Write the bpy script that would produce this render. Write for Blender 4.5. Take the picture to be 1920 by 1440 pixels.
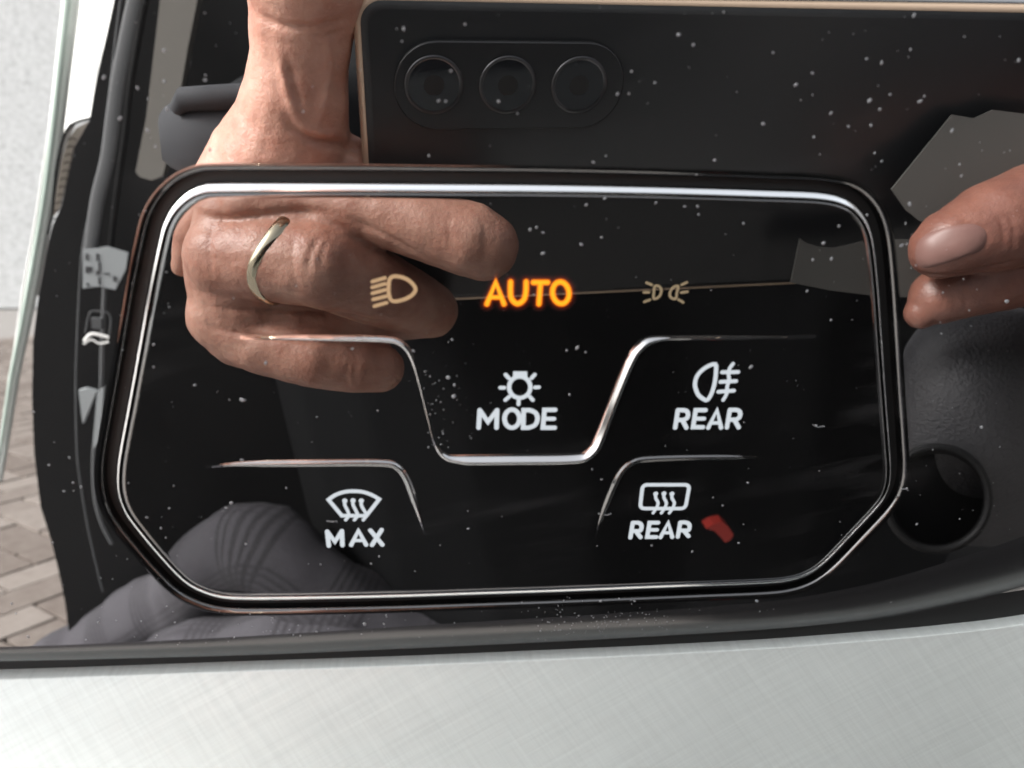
import bpy, bmesh, math, random
from math import sin, cos, tan, pi, radians, sqrt, exp, hypot, atan2
from mathutils import Vector, Matrix, noise
from mathutils.geometry import tessellate_polygon, delaunay_2d_cdt

# ------------------------------------------------------------------ frames
# Panel frame, in millimetres: X to the right along the dash, Y up the dash face,
# Z out of the glass towards the driver.  World: Z up, +Y towards the bonnet, metres.
F = 1453.0                        # focal length of the phone lens, in pixels of a 1920 wide frame
D = 97.0                          # lens to glass, along the glass normal
RECL = radians(10)                # the dash face leans back by this much
R3 = Matrix(((1, 0, 0), (0, sin(RECL), -cos(RECL)), (0, cos(RECL), sin(RECL))))
_n = Vector((-145, -555, F)).normalized()          # foot of the normal, in lens axes (x right, y down, z ahead)
_x = Vector((15028, -123, F)); _x = (_x - _n * _x.dot(_n)).normalized()
_z = -_n
_y = _z.cross(_x)
if _y.y > 0: _y = -_y
C2P = Matrix((_x, _y, _z))        # lens axes -> panel axes
FOOT = Vector((0, 0, 0))


def ray(px, py):
    return C2P @ Vector((px - 960, py - 720, F)).normalized()


def _hit(px, py, z):
    d = ray(px, py)
    return CAM + d * ((z - CAM.z) / d.z)


CAM = Vector((0, 0, D))
CAM = CAM - _hit(945, 740, 0); CAM.z = D           # panel centre is the origin


def on(px, py, z=0.0):            # a point of the dash face, mm
    return _hit(px, py, z)


def rf(px, py, h):                # where something h mm out from the glass must stand to be mirrored there
    d = ray(px, py); p = CAM + d * (-CAM.z / d.z)
    e = Vector((d.x, d.y, -d.z))
    return p + e * (h / e.z)


def pxmm(px, py, h):              # size of a pixel for a mirrored thing at h
    return (rf(px + 1, py, h) - rf(px, py, h)).length


def W(p):                         # panel mm -> world m
    return R3 @ (Vector(p) * 0.001)


# ------------------------------------------------------------------ scene, camera, light
S = bpy.context.scene
COL = S.collection
for o in list(bpy.data.objects): bpy.data.objects.remove(o)
S.render.engine = 'CYCLES'
S.view_settings.view_transform = 'Standard'
S.view_settings.look = 'None'
S.view_settings.gamma = 1
S.view_settings.exposure = 2.25
S.cycles.max_bounces = 8
S.cycles.glossy_bounces = 5
S.cycles.caustics_reflective = False
S.cycles.caustics_refractive = False
S.cycles.use_denoising = True

cam = bpy.data.cameras.new('camera')
cam.sensor_width = 36; cam.sensor_fit = 'HORIZONTAL'
cam.lens = 36 * F / 1920
cam.dof.use_dof = True; cam.dof.focus_distance = .150; cam.dof.aperture_fstop = 26
cam.clip_start = 0.002; cam.clip_end = 500
camo = bpy.data.objects.new('camera', cam); COL.objects.link(camo)
_cx, _cy, _cz = C2P @ Vector((1, 0, 0)), C2P @ Vector((0, -1, 0)), C2P @ Vector((0, 0, -1))
_cr = R3 @ Matrix((_cx, _cy, _cz)).transposed()
camo.matrix_world = Matrix.Translation(W(CAM)) @ _cr.to_4x4()
S.camera = camo


def camp(u, v, w):                # lens axes mm (right, up, behind the lens) -> panel mm
    return CAM + _cx * u + _cy * v + _cz * w


SUN_EL, SUN_AZ = radians(36), radians(-72)          # azimuth from +Y (ahead), negative = to the left
sd = Vector((sin(SUN_AZ) * cos(SUN_EL), cos(SUN_AZ) * cos(SUN_EL), sin(SUN_EL)))
wd = bpy.data.worlds.new('World'); S.world = wd; wd.use_nodes = True
nt = wd.node_tree; nt.nodes.clear()
sky = nt.nodes.new('ShaderNodeTexSky'); sky.sky_type = 'NISHITA'; sky.sun_disc = False
sky.sun_elevation = SUN_EL; sky.sun_rotation = SUN_AZ
sky.air_density = 1.0; sky.dust_density = 6.0; sky.ozone_density = 1.0
hs = nt.nodes.new('ShaderNodeHueSaturation'); hs.inputs['Saturation'].default_value = 0.18
bg = nt.nodes.new('ShaderNodeBackground'); bg.inputs['Strength'].default_value = 0.13
wo = nt.nodes.new('ShaderNodeOutputWorld')
nt.links.new(sky.outputs[0], hs.inputs['Color']); nt.links.new(hs.outputs[0], bg.inputs[0]); nt.links.new(bg.outputs[0], wo.inputs[0])
sl = bpy.data.lights.new('sun', 'SUN'); sl.energy = 2.7; sl.angle = radians(14); sl.color = (1, .975, .94)
so = bpy.data.objects.new('sun', sl); COL.objects.link(so)
so.rotation_euler = sd.to_track_quat('Z', 'Y').to_euler(); so.location = (0, 0, 3)


# ------------------------------------------------------------------ materials
def mat(name, col, rough=.5, metal=0, ior=1.5, spec=.5, emit=None, es=0, sss=0):
    m = bpy.data.materials.new(name); m.use_nodes = True
    b = m.node_tree.nodes['Principled BSDF']
    b.inputs['Base Color'].default_value = (*col, 1)
    b.inputs['Roughness'].default_value = rough
    b.inputs['Metallic'].default_value = metal
    b.inputs['IOR'].default_value = ior
    b.inputs['Specular IOR Level'].default_value = spec
    if emit:
        b.inputs['Emission Color'].default_value = (*emit, 1); b.inputs['Emission Strength'].default_value = es
    if sss:
        b.inputs['Subsurface Weight'].default_value = sss
        b.inputs['Subsurface Radius'].default_value = (.006, .0025, .0015)
        b.inputs['Subsurface Scale'].default_value = .4
    return m


class N:
    """small node builder on a material"""
    def __init__(s, m): s.t = m.node_tree; s.b = s.t.nodes['Principled BSDF']
    def new(s, ty, **kw):
        n = s.t.nodes.new(ty)
        for k, v in kw.items():
            if k.startswith('in_'):
                i = k[3:]; i = int(i) if i.isdigit() else i.replace('_', ' ')
                n.inputs[i].default_value = v
            else: setattr(n, k, v)
        return n
    def link(s, a, b): s.t.links.new(a, b)
    def coords(s, rot=(0, 0, 0), scale=(1, 1, 1), out='Object'):
        c = s.new('ShaderNodeTexCoord'); m0 = s.new('ShaderNodeMapping'); mp = s.new('ShaderNodeMapping')
        m0.inputs['Rotation'].default_value = rot; mp.inputs['Scale'].default_value = scale
        s.link(c.outputs[out], m0.inputs['Vector']); s.link(m0.outputs[0], mp.inputs['Vector']); return mp.outputs[0]
    def noise(s, vec, scale, detail=3, rough=.5):
        n = s.new('ShaderNodeTexNoise'); n.inputs['Scale'].default_value = scale
        n.inputs['Detail'].default_value = detail; n.inputs['Roughness'].default_value = rough
        s.link(vec, n.inputs['Vector']); return n.outputs['Fac']
    def remap(s, v, a, b, c, d):
        n = s.new('ShaderNodeMapRange'); n.inputs[1].default_value = a; n.inputs[2].default_value = b
        n.inputs[3].default_value = c; n.inputs[4].default_value = d; s.link(v, n.inputs[0]); return n.outputs[0]
    def math(s, op, a, b=None):
        n = s.new('ShaderNodeMath', operation=op)
        for i, v in enumerate((a, b)):
            if v is None: continue
            if isinstance(v, (int, float)): n.inputs[i].default_value = v
            else: s.link(v, n.inputs[i])
        return n.outputs[0]
    def ramp(s, v, stops):
        n = s.new('ShaderNodeValToRGB'); e = n.color_ramp.elements
        while len(e) < len(stops): e.new(.5)
        for k, (p, c) in zip(e, stops): k.position = p; k.color = (*c, 1)
        s.link(v, n.inputs[0]); return n.outputs[0]
    def bump(s, v, strength, dist):
        n = s.new('ShaderNodeBump'); n.inputs['Strength'].default_value = strength; n.inputs['Distance'].default_value = dist
        s.link(v, n.inputs['Height']); s.link(n.outputs[0], s.b.inputs['Normal'])
    def set(s, sock, v): s.link(v, s.b.inputs[sock])


def glossy_black(name, ior):
    m = mat(name, (.006, .006, .0065), .0, ior=ior)
    n = N(m)
    # wiped-on film: faint streaks of dried dust and finger grease over the lacquer
    st = n.noise(n.coords((0, 0, radians(-12)), (14, 120, 1)), 1.6, 5, .6)
    bl = n.noise(n.coords(), 26, 3, .55)
    f = n.math('MULTIPLY', n.remap(st, .5, .72, 0, 1), n.remap(bl, .52, .72, 0, 1))
    fine = n.noise(n.coords(), 2600, 2, .6)
    film = n.math('ADD', n.math('MULTIPLY', f, .030), n.remap(fine, .55, .8, .0018, .0046))
    n.set('Base Color', n.ramp(film, [(0, (0, 0, 0)), (1, (1, 1, 1.02))]))
    return m


M_gloss = glossy_black('piano_black_lacquer', 3.7)
M_glass = glossy_black('black_touch_glass', 2.4)
M_rim = glossy_black('opening_rim_lacquer', 2.1)
M_edge = glossy_black('polished_ridge', 5.5)
M_chrome = mat('satin_chrome', (.74, .755, .76), .08, 1)
M_groove = mat('groove_black', (.008, .008, .008), .6)
M_white = mat('white_backlit_symbol', (.05, .05, .05), .5, emit=(.82, .89, .95), es=.155)
M_tan = mat('dim_emissive_amber_symbol', (.25, .17, .09), .5, emit=(.55, .36, .20), es=.10)  # weak emission put into the symbol colour, so it glows dimly
M_tan2 = mat('dim_emissive_amber_small_symbol', (.16, .12, .07), .5, emit=(.5, .40, .25), es=.07)  # same weak glow put into the smaller symbol
M_amber = mat('lit_amber_symbol', (.2, .1, 0), .5, emit=(1, .21, .004), es=.22)
M_core = mat('lit_amber_core', (.2, .1, 0), .5, emit=(1, .45, .015), es=.23)
M_lip = mat('satin_black_lip', (.02, .02, .021), .2, ior=1.78)
M_dust = mat('dust', (.21, .217, .225), .6)
M_gold = mat('gold', (.84, .75, .56), .16, 1)


def silver_mat():
    m = mat('crosshatched_silver', (.5, .5, .5), .42, .25)
    n = N(m)
    def lay(ang, sx, sy, seed):
        return n.noise(n.coords((0, 0, radians(ang)), (sx, sy, seed)), 1, 4, .62)
    a = n.math('ADD', lay(-21, 40, 2600, 3), lay(-24, 22, 1200, 5))
    b = n.math('ADD', lay(54, 40, 2300, 7), lay(49, 22, 1000, 9))
    s = n.math('ADD', a, b)
    soft = n.noise(n.coords(), 60, 2)
    v = n.math('ADD', n.remap(s, 1.6, 2.4, -.10, .10), n.remap(soft, .3, .7, -.02, .02))
    n.set('Base Color', n.ramp(n.math('ADD', v, .5), [(0, (.38, .408, .398)), (1, (.79, .85, .825))]))
    n.set('Roughness', n.remap(s, 1.6, 2.4, .55, .42))
    n.bump(s, .06, .00003)
    return m


M_silver = silver_mat()


def skin_mat(name, c1, c2):
    m = mat(name, c1, .42, sss=.25)
    n = N(m)
    a = n.noise(n.coords(), 90, 4, .6); b = n.noise(n.coords(), 420, 3, .6)
    v = n.math('ADD', n.math('MULTIPLY', a, .75), n.math('MULTIPLY', b, .25))
    n.set('Base Color', n.ramp(v, [(.32, c2), (.68, c1)]))
    h = n.math('ADD', n.noise(n.coords(), 900, 3, .6), n.math('MULTIPLY', n.noise(n.coords((0, 0, .1), (120, 520, 300)), 1, 3), .5))
    n.bump(h, .35, .0006)
    return m


M_skin = skin_mat('skin', (.57, .325, .245), (.40, .175, .122))
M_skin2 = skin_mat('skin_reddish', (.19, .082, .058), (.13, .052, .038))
M_nail = mat('fingernail', (.155, .080, .068), .5)
M_phone = mat('phone_back_glass', (.016, .0175, .0195), .38)
M_island = mat('phone_camera_island', (.020, .0205, .022), .22)
M_lens = mat('lens_glass', (.012, .013, .016), .06, ior=1.7)
M_ringm = mat('lens_ring', (.10, .10, .105), .3, 1)
M_frame = mat('phone_frame', (.66, .50, .37), .35, .35)
M_frame2 = mat('phone_frame_silver', (.72, .70, .70), .28, 1)
M_card = mat('grey_card', (.085, .083, .077), .8)
M_jacket = mat('jacket_black', (.0056, .0059, .0066), .9, spec=.12)
M_cuff = mat('cuff_navy', (.019, .020, .024), .85)
M_seat = mat('seat_black', (.0078, .0079, .0084), .85, spec=.12)
M_leather = mat('leather_black', (.040, .040, .044), .5)
_n2 = N(M_leather); _n2.bump(_n2.noise(_n2.coords(), 750, 4, .65), .9, .0009)
M_rubber = mat('rubber_black', (.0108, .0109, .0115), .6, spec=.12)
M_belt = mat('belt_grey', (.075, .078, .082), .7)
M_beige = mat('pillar_beige', (.16, .15, .135), .8)
M_whitep = mat('white_paint', (.90, .90, .88), .35)
M_dglass = mat('door_glass_edge', (.50, .60, .54), .2)
M_bead = mat('door_bead_pale', (.66, .68, .66), .4)
M_mirror = mat('mirrored_paving_beige', (.42, .37, .32), .5)
M_label_glint = mat('label_and_glint_grey', (.30, .32, .33), .6)
M_ink = mat('label_ink', (.04, .04, .045), .6)
M_red = mat('red_button', (.38, .04, .032), .35)
M_wall = mat('roughcast', (.5, .5, .5), .9)
_n3 = N(M_wall)
_n3.set('Base Color', _n3.ramp(_n3.noise(_n3.coords(), 14, 5, .7), [(.30, (.34, .35, .355)), (.40, (.60, .615, .62)), (.62, (.74, .76, .765))]))
M_paver = mat('paver', (.3, .25, .21), .85)
_n4 = N(M_paver)
_oi = _n4.new('ShaderNodeObjectInfo')
_v = _n4.math('ADD', _n4.math('MULTIPLY', _n4.noise(_n4.coords(), 30, 4, .65), .6), _n4.math('MULTIPLY', _oi.outputs['Random'], .4))
_n4.set('Base Color', _n4.ramp(_v, [(.25, (.135, .108, .092)), (.75, (.255, .222, .198))]))
M_joint = mat('paver_joint', (.040, .026, .019), .95)
M_ground = mat('paved_ground', (.27, .255, .243), .9)


def trouser_mat():
    m = mat('plaid_wool', (.07, .07, .08), .9)
    n = N(m)
    tc = n.new('ShaderNodeTexCoord'); sp = n.new('ShaderNodeSeparateXYZ'); n.link(tc.outputs['UV'], sp.inputs[0])
    def lines(c, per, freq, off):
        ph = n.math('FRACT', n.math('ADD', n.math('DIVIDE', c, per), off))
        grp = n.math('LESS_THAN', ph, .42)
        l = n.math('GREATER_THAN', n.math('SINE', n.math('MULTIPLY', c, freq)), .1)
        return n.math('MULTIPLY', grp, l)
    a = lines(sp.outputs[0], .062, 2 * pi / .0044, .1); b = lines(sp.outputs[1], .058, 2 * pi / .0044, .4)
    s = n.math('MAXIMUM', a, n.math('MULTIPLY', b, .7))
    nz = n.noise(n.coords(), 700, 2, .6)
    v = n.math('SUBTRACT', n.remap(nz, .3, .7, .45, .75), n.math('MULTIPLY', s, .44))
    n.set('Base Color', n.ramp(v, [(0, (.012, .011, .014)), (1, (.064, .061, .071))]))
    return m


M_trouser = trouser_mat()


# ------------------------------------------------------------------ object helpers
def RW(origin):
    return Matrix.Translation(W(origin)) @ R3.to_4x4()


def thing(name, label, cat, origin, group=None, kind=None):
    o = bpy.data.objects.new(name, None); COL.objects.link(o)
    o.empty_display_size = .01
    o.matrix_world = RW(origin)
    o['label'] = label; o['category'] = cat
    if group: o['group'] = group
    if kind: o['kind'] = kind
    o['org'] = list(origin)
    return o


def tag(o, label=None, cat=None, group=None, kind=None):
    for k, v in (('label', label), ('category', cat), ('group', group), ('kind', kind)):
        if v: o[k] = v
    return o


def mesh_obj(name, verts, faces, m, parent=None, origin=None, smooth=True, uvs=None, label=None):
    """verts in panel mm; placed under parent (or at origin)"""
    org = Vector(parent['org']) if parent is not None else Vector(origin if origin is not None else (0, 0, 0))
    me = bpy.data.meshes.new(name)
    me.from_pydata([(Vector(v) - org) * 0.001 for v in verts], [], faces)
    if uvs is not None:
        l = me.uv_layers.new()
        for lp in me.loops: l.data[lp.index].uv = uvs[lp.vertex_index]
    me.materials.append(m)
    if smooth: me.polygons.foreach_set('use_smooth', [True] * len(me.polygons))
    bm = bmesh.new(); bm.from_mesh(me); bmesh.ops.recalc_face_normals(bm, faces=bm.faces); bm.to_mesh(me); bm.free()
    me.update()
    o = bpy.data.objects.new(name, me); COL.objects.link(o)
    if parent is not None:
        o.parent = parent
        o['org'] = list(org)
        if label: o['label'] = label
    else:
        o.matrix_world = RW(org); o['org'] = list(org)
    return o


def flip_up(o, up=Vector((0, 0, 1))):
    """an open sheet: make its faces look along up (object axes)"""
    me = o.data
    s = sum((p.normal.dot(up) * p.area for p in me.polygons))
    if s < 0: me.flip_normals()
    return o


class Geo:
    def __init__(s): s.v = []; s.f = []; s.uv = []
    def add(s, v, f):
        n = len(s.v); s.v += [Vector(p) for p in v]; s.f += [tuple(i + n for i in q) for q in f]
    def grid(s, rows, closed=False):
        n = len(s.v); w = len(rows[0])
        for r in rows: s.v += [Vector(p) for p in r]
        for i in range(len(rows) - 1):
            for j in range(w if closed else w - 1):
                k = (j + 1) % w
                s.f.append((n + i * w + j, n + i * w + k, n + (i + 1) * w + k, n + (i + 1) * w + j))
    def cap(s, ring): n = len(s.v); s.v += [Vector(p) for p in ring]; s.f.append(tuple(range(n, n + len(ring))))
    def obj(s, name, m, parent=None, origin=None, smooth=True, label=None):
        return mesh_obj(name, s.v, s.f, m, parent, origin, smooth, None, label)


def catmull(pts, n, closed=False):
    pts = [Vector(p) for p in pts]; out = []
    L = len(pts)
    seg = L if closed else L - 1
    for i in range(seg):
        if closed: a, b, c, d = pts[i - 1], pts[i], pts[(i + 1) % L], pts[(i + 2) % L]
        else: a, b, c, d = pts[max(i - 1, 0)], pts[i], pts[i + 1], pts[min(i + 2, L - 1)]
        for k in range(8):
            t = k / 8
            t0, t1, t2, t3 = 0, (b - a).length ** .5 or 1e-6, 0, 0
            out.append(.5 * ((2 * b) + (c - a) * t + (2 * a - 5 * b + 4 * c - d) * t * t + (3 * b - a - 3 * c + d) * t ** 3))
    if not closed: out.append(pts[-1])
    # resample evenly
    P = out + ([out[0]] if closed else [])
    acc = [0]
    for i in range(1, len(P)): acc.append(acc[-1] + (P[i] - P[i - 1]).length)
    res = []; j = 0
    m = n if closed else n - 1
    for i in range(n):
        s = acc[-1] * i / m
        while j < len(acc) - 2 and acc[j + 1] < s: j += 1
        w = (s - acc[j]) / max(acc[j + 1] - acc[j], 1e-9)
        res.append(P[j].lerp(P[j + 1], min(max(w, 0), 1)))
    return res


def normals2(pts, closed):
    out = []; L = len(pts)
    for i in range(L):
        a = pts[i - 1] if (closed or i) else pts[0]
        b = pts[(i + 1) % L] if (closed or i < L - 1) else pts[-1]
        t = (b - a); t.z = 0; t.normalize()
        out.append(Vector((t.y, -t.x, 0)))
    return out


def sweep_profile(path, prof, closed=False):
    """prof: list of (offset along normal, z); rows follow the profile"""
    ns = normals2(path, closed); g = Geo()
    rows = [[p + n * o + Vector((0, 0, z)) for p, n in zip(path, ns)] for o, z in prof]
    g.grid(rows, closed); return g


def prism(g, poly, nrm, th):
    """polygon (3-D points) thickened along nrm"""
    a = [Vector(p) for p in poly]; b = [p + Vector(nrm) * th for p in a]; n = len(a)
    g.cap(a); g.cap(b[::-1]); g.grid([a, b], True)


def tubepath(pts, rad, seg=10, squash=1.0, caps=True):
    g = Geo(); rows = []
    pts = [Vector(p) for p in pts]
    up = Vector((0, 0, 1))
    for i, p in enumerate(pts):
        t = (pts[min(i + 1, len(pts) - 1)] - pts[max(i - 1, 0)]).normalized()
        a = t.cross(up)
        if a.length < 1e-3: a = t.cross(Vector((0, 1, 0)))
        a.normalize(); b = t.cross(a)
        r = rad[i] if isinstance(rad, (list, tuple)) else rad
        rows.append([p + (a * cos(2 * pi * k / seg) + b * sin(2 * pi * k / seg) * squash) * r for k in range(seg)])
    g.grid(rows, True)
    if caps: g.cap(rows[0]); g.cap(rows[-1])
    return g


# ------------------------------------------------------------------ the touch panel
BZ = [(400, 353), (550, 352.5), (700, 353), (850, 354), (1000, 355), (1150, 357.5), (1300, 361), (1430, 365), (1540, 369.5),
      (1588, 381), (1615, 402), (1631, 430), (1640, 470), (1648, 550), (1655, 650), (1662, 750), (1668, 830), (1671, 885),
      (1666, 918), (1649, 948), (1600, 1001), (1552, 1051), (1522, 1074), (1488, 1087), (1440, 1093), (1320, 1098), (1200, 1103),
      (1050, 1109), (900, 1114), (750, 1119), (600, 1122.5), (470, 1124), (415, 1121), (375, 1109), (342, 1089), (298, 1043), (250, 985),
      (231, 955), (221, 922), (220, 885), (226, 840), (242, 755), (261, 650), (281, 540), (299, 455), (309, 420), (326, 391), (352, 367), (375, 357)]
outline = catmull([on(x, y) for x, y in BZ], 420, True)


def offset(path, d):
    return [p + n * d for p, n in zip(path, normals2(path, True))]


_area = sum(outline[i].x * outline[(i + 1) % len(outline)].y - outline[(i + 1) % len(outline)].x * outline[i].y for i in range(len(outline)))
OUT = 1 if _area > 0 else -1                       # sign that makes offset() go outwards


def off(d): return offset(outline, d * OUT)


panel = thing('touch_panel', 'glossy black touch panel with lit AUTO, white symbols and chrome rim', 'touch panel', (0, 0, 0))
g = Geo()
prof = [(-.45, -1.6), (-.45, -.42), (-.50, -.26), (-.60, -.13), (-.74, -.045), (-.92, -.008), (-1.12, 0), (-1.3, 0)]
g.grid([[p + Vector((0, 0, z)) for p in off(o)] for o, z in prof], True)
_in = off(-1.3)
for t in tessellate_polygon([_in]): g.add([_in[i] for i in t], [(0, 1, 2)])
flip_up(g.obj('glass_face', M_glass, panel))
# chrome rim: a half round strip round the glass
RB = 1.78
pr = [(-.46, -.4), (-.46, .02), (-.44, .07)]
for q in range(15):
    a = radians(9 + (52 - 9) * q / 14)
    pr.append((-.43 + RB * (sin(a) - sin(radians(9))), .09 - RB * (cos(radians(9)) - cos(a))))
rim = pr + [(pr[-1][0] + .04, pr[-1][1] - .12), (pr[-1][0] + .05, -1.7)]
_nrm = normals2(outline, True)
gb = Geo(); rows = []
for o, z in rim:
    row = []
    for p, n in zip(outline, _nrm):
        n = n * OUT
        k = .46 + .46 * abs(n.y) ** 1.5 - .10 * max(0, n.x) + (-.06 if n.y > 0 else .10) * abs(n.y)
        zz = z if z < -1 else -.25 + (z + .25) * (.75 + .25 * k)
        row.append(p + n * (o * k) + Vector((0, 0, zz)))
    rows.append(row)
gb.grid(rows, True)
gb.obj('chrome_bezel', M_chrome, panel)


def ridge(pts, prof, taper, strength, m=None):
    """prof: (offset along the normal, height) across the ridge"""
    path = catmull([on(x, y, .003) for x, y in pts], 170)
    L = len(path); ns = normals2(path, False); rows = []
    for o_, z_ in prof:
        row = []
        for i, (p, n) in enumerate(zip(path, ns)):
            e = min(1, min(i, L - 1 - i) / taper); e = e * e * (3 - 2 * e)
            f = i / (L - 1)
            for (f0, s0), (f1, s1) in zip(strength, strength[1:]):
                if f0 <= f <= f1: e *= s0 + (s1 - s0) * (f - f0) / (f1 - f0)
            row.append(p + n * (o_ * (.3 + .7 * e)) + Vector((0, 0, z_ * e)))
        rows.append(row)
    g = Geo(); g.grid(rows)
    o = g.obj('finger_ridge', m or M_edge, panel); flip_up(o)
    return o


def bump_prof(hw, hh): return [(hw * (-1 + 2 * k / 12), hh * (.5 + .5 * cos(pi * (-1 + 2 * k / 12)))) for k in range(13)]
step_prof = [(-.62, 0), (-.55, .004)]
_o, _z = -.55, .004
for k in range(10):
    sl_ = radians(8 + 40 * min(1, (k + 1) / 7)); _o += .09; _z += .09 * tan(sl_); step_prof.append((_o, _z))
_zt = _z
step_prof += [(_o + .05, _zt + .02), (_o + .12, _zt + .01), (_o + .22, _zt - .12), (_o + .36, _zt * .45), (_o + .55, _zt * .12), (_o + .75, 0)]


ridge([(450, 632), (600, 632), (715, 634), (752, 642), (773, 668), (789, 720), (805, 785), (817, 830), (833, 851), (860, 858), (960, 858),
       (1078, 856), (1104, 846), (1120, 822), (1150, 745), (1178, 677), (1196, 650), (1224, 635), (1300, 632), (1430, 632), (1530, 630)], step_prof, 26, [(0, .2), (.05, .24), (.2, .26), (.25, .10), (.36, .06), (.385, .5), (.41, 1), (.6, 1), (.63, .85), (.755, .8), (.79, .18), (.95, .12), (1, 0)])
ridge([(385, 876), (450, 870), (600, 868), (715, 868), (746, 876), (764, 900), (778, 940), (790, 978), (798, 1005)], bump_prof(.6, .36), 40, [(0, .5), (.3, .75), (.68, .85), (.8, 1), (1, .9)], M_gloss)
ridge([(1117, 1010), (1126, 975), (1145, 925), (1164, 886), (1186, 867), (1222, 860), (1340, 857), (1440, 858)], bump_prof(.55, .34), 34, [(0, .9), (.3, .9), (.6, .8), (1, .5)], M_glass)

# --- printed and lit symbols: flat round-ended strokes lying on the glass
_zs = [0]


def strokes(name, lst, m, extra=0.0, base=.012, dots=(), label=None):
    """lst: (width px, [pixel points], closed)"""
    g = Geo(); k = 0; dz = .0003 if name == 'light_bleed' else .0016
    for w, pts, closed in lst:
        z = base + dz * k; k += 1
        mm = (on(960, 600) - on(961, 600)).length
        r = w * mm / 2 + extra
        P = [on(x, y, z) for x, y in pts]; L = len(P)
        if closed:
            ns = []
            left, right = [], []
            for i in range(L):
                t0 = (P[i] - P[i - 1]); t1 = (P[(i + 1) % L] - P[i]); t0.z = t1.z = 0
                t0.normalize(); t1.normalize()
                n = Vector((t0.y + t1.y, -t0.x - t1.x, 0)); n.normalize()
                c = max(.45, sqrt(max(0, (1 + t0.dot(t1)) / 2)))
                left.append(P[i] + n * r / c); right.append(P[i] - n * r / c)
            g.grid([left, right], True)
        else:
            ring_l, ring_r = [], []
            for i in range(L):
                t0 = (P[i] - P[i - 1]) if i else (P[1] - P[0]); t1 = (P[i + 1] - P[i]) if i < L - 1 else (P[-1] - P[-2])
                t0.z = t1.z = 0; t0.normalize(); t1.normalize()
                n = Vector((t0.y + t1.y, -t0.x - t1.x, 0))
                if n.length < 1e-3: n = Vector((t0.y, -t0.x, 0))
                n.normalize()
                c = max(.6, sqrt(max(0, (1 + t0.dot(t1)) / 2)))
                ring_l.append(P[i] + n * r / c); ring_r.append(P[i] - n * r / c)
            def cap(p, t):
                a0 = atan2(t.y, t.x)
                return [p + Vector((cos(a0 + pi / 2 - pi * q / 8), sin(a0 + pi / 2 - pi * q / 8), 0)) * r for q in range(1, 8)]
            tE = (P[-1] - P[-2]).normalized(); tS = (P[0] - P[1]).normalized()
            # n is to the right of travel
            g.grid([ring_l, ring_r])
            g.cap([ring_r[-1]] + cap(P[-1], tE) + [ring_l[-1]])
            g.cap([ring_l[0]] + cap(P[0], tS) + [ring_r[0]])
    for (x, y, r) in dots:
        z = base + dz * k; k += 1
        mm = (on(960, 600) - on(961, 600)).length
        c = on(x, y, z); g.cap([c + Vector((cos(2 * pi * q / 14), sin(2 * pi * q / 14), 0)) * r * mm for q in range(14)])
    o = g.obj(name, m, panel, smooth=False, label=label)
    for p in o.data.polygons:
        pass
    bm = bmesh.new(); bm.from_mesh(o.data)
    for f in bm.faces:
        f.normal_update()
        if f.normal.z < 0: f.normal_flip()
    bm.to_mesh(o.data); bm.free()
    return o


def ell(cx, cy, rx, ry, n=28, sk=0.0):
    return [(cx + rx * cos(2 * pi * k / n) - sk * ry * sin(2 * pi * k / n), cy + ry * sin(2 * pi * k / n)) for k in range(n)]


def px_smooth(pts, n, closed):
    return [(p.x, p.y) for p in catmull([Vector((x, y, 0)) for x, y in pts], n, closed)]


AUTO = [(10.5, [(913, 570), (929.5, 529), (945, 570)], False), (8.5, [(920, 557.5), (940, 557.5)], False),
        (10.5, px_smooth([(957.5, 528.5), (957, 545), (959, 560), (970, 569.5), (982, 562), (986, 547), (986.5, 528.5)], 26, False), False),
        (10.5, [(1000, 529.5), (1027, 529.5)], False), (10.5, [(1013.5, 529.5), (1010.5, 570)], False),
        (10.5, ell(1051.5, 549, 15.5, 20.5, sk=-.06), True)]
strokes('lit_lettering', AUTO, M_amber, base=.030, label='glowing amber word AUTO')
strokes('lit_core', [(w * .5, p, c) for w, p, c in AUTO], M_core, base=.048)
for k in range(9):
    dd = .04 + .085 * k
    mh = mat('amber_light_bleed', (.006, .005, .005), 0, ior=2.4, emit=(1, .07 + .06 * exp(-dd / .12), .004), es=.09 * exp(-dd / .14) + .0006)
    strokes('light_bleed', AUTO, mh, dd, .0275 - .0025 * k - .0001)  # glow round the letters painted as stacked emissive outlines
strokes('headlight_symbol', [(7, px_smooth([(731, 523), (742, 518), (762, 523), (776, 535), (779, 544), (773, 553), (760, 560.5), (742, 565), (732, 561), (728.5, 543)], 40, True), True)] +
        [(6.4, q, False) for q in ([(698, 528), (722, 521)], [(698, 539), (722, 532)], [(698, 550), (722, 543.5)], [(699.5, 561.5), (724, 555.5)], [(702, 574), (725, 567.5)])],
        M_tan, label='dim amber dipped headlight symbol')
strokes('parking_light_symbol', [(4.6, px_smooth([(1228, 536.5), (1236, 537), (1240, 545), (1236, 556), (1226, 560), (1226, 548)], 24, True), True),
        (4.6, px_smooth([(1271.5, 536.5), (1262, 539), (1256, 549), (1258, 558), (1267, 560), (1269, 549)], 24, True), True)] +
        [(4.6, q, False) for q in ([(1212, 530), (1222, 534)], [(1207, 548), (1217, 548)], [(1208, 566), (1219, 562)], [(1278, 534), (1288, 529.5)], [(1277, 548.5), (1289, 547)], [(1272, 561.5), (1281, 567)])],
        M_tan2, label='dim parking light symbol of two facing lamps')
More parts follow.
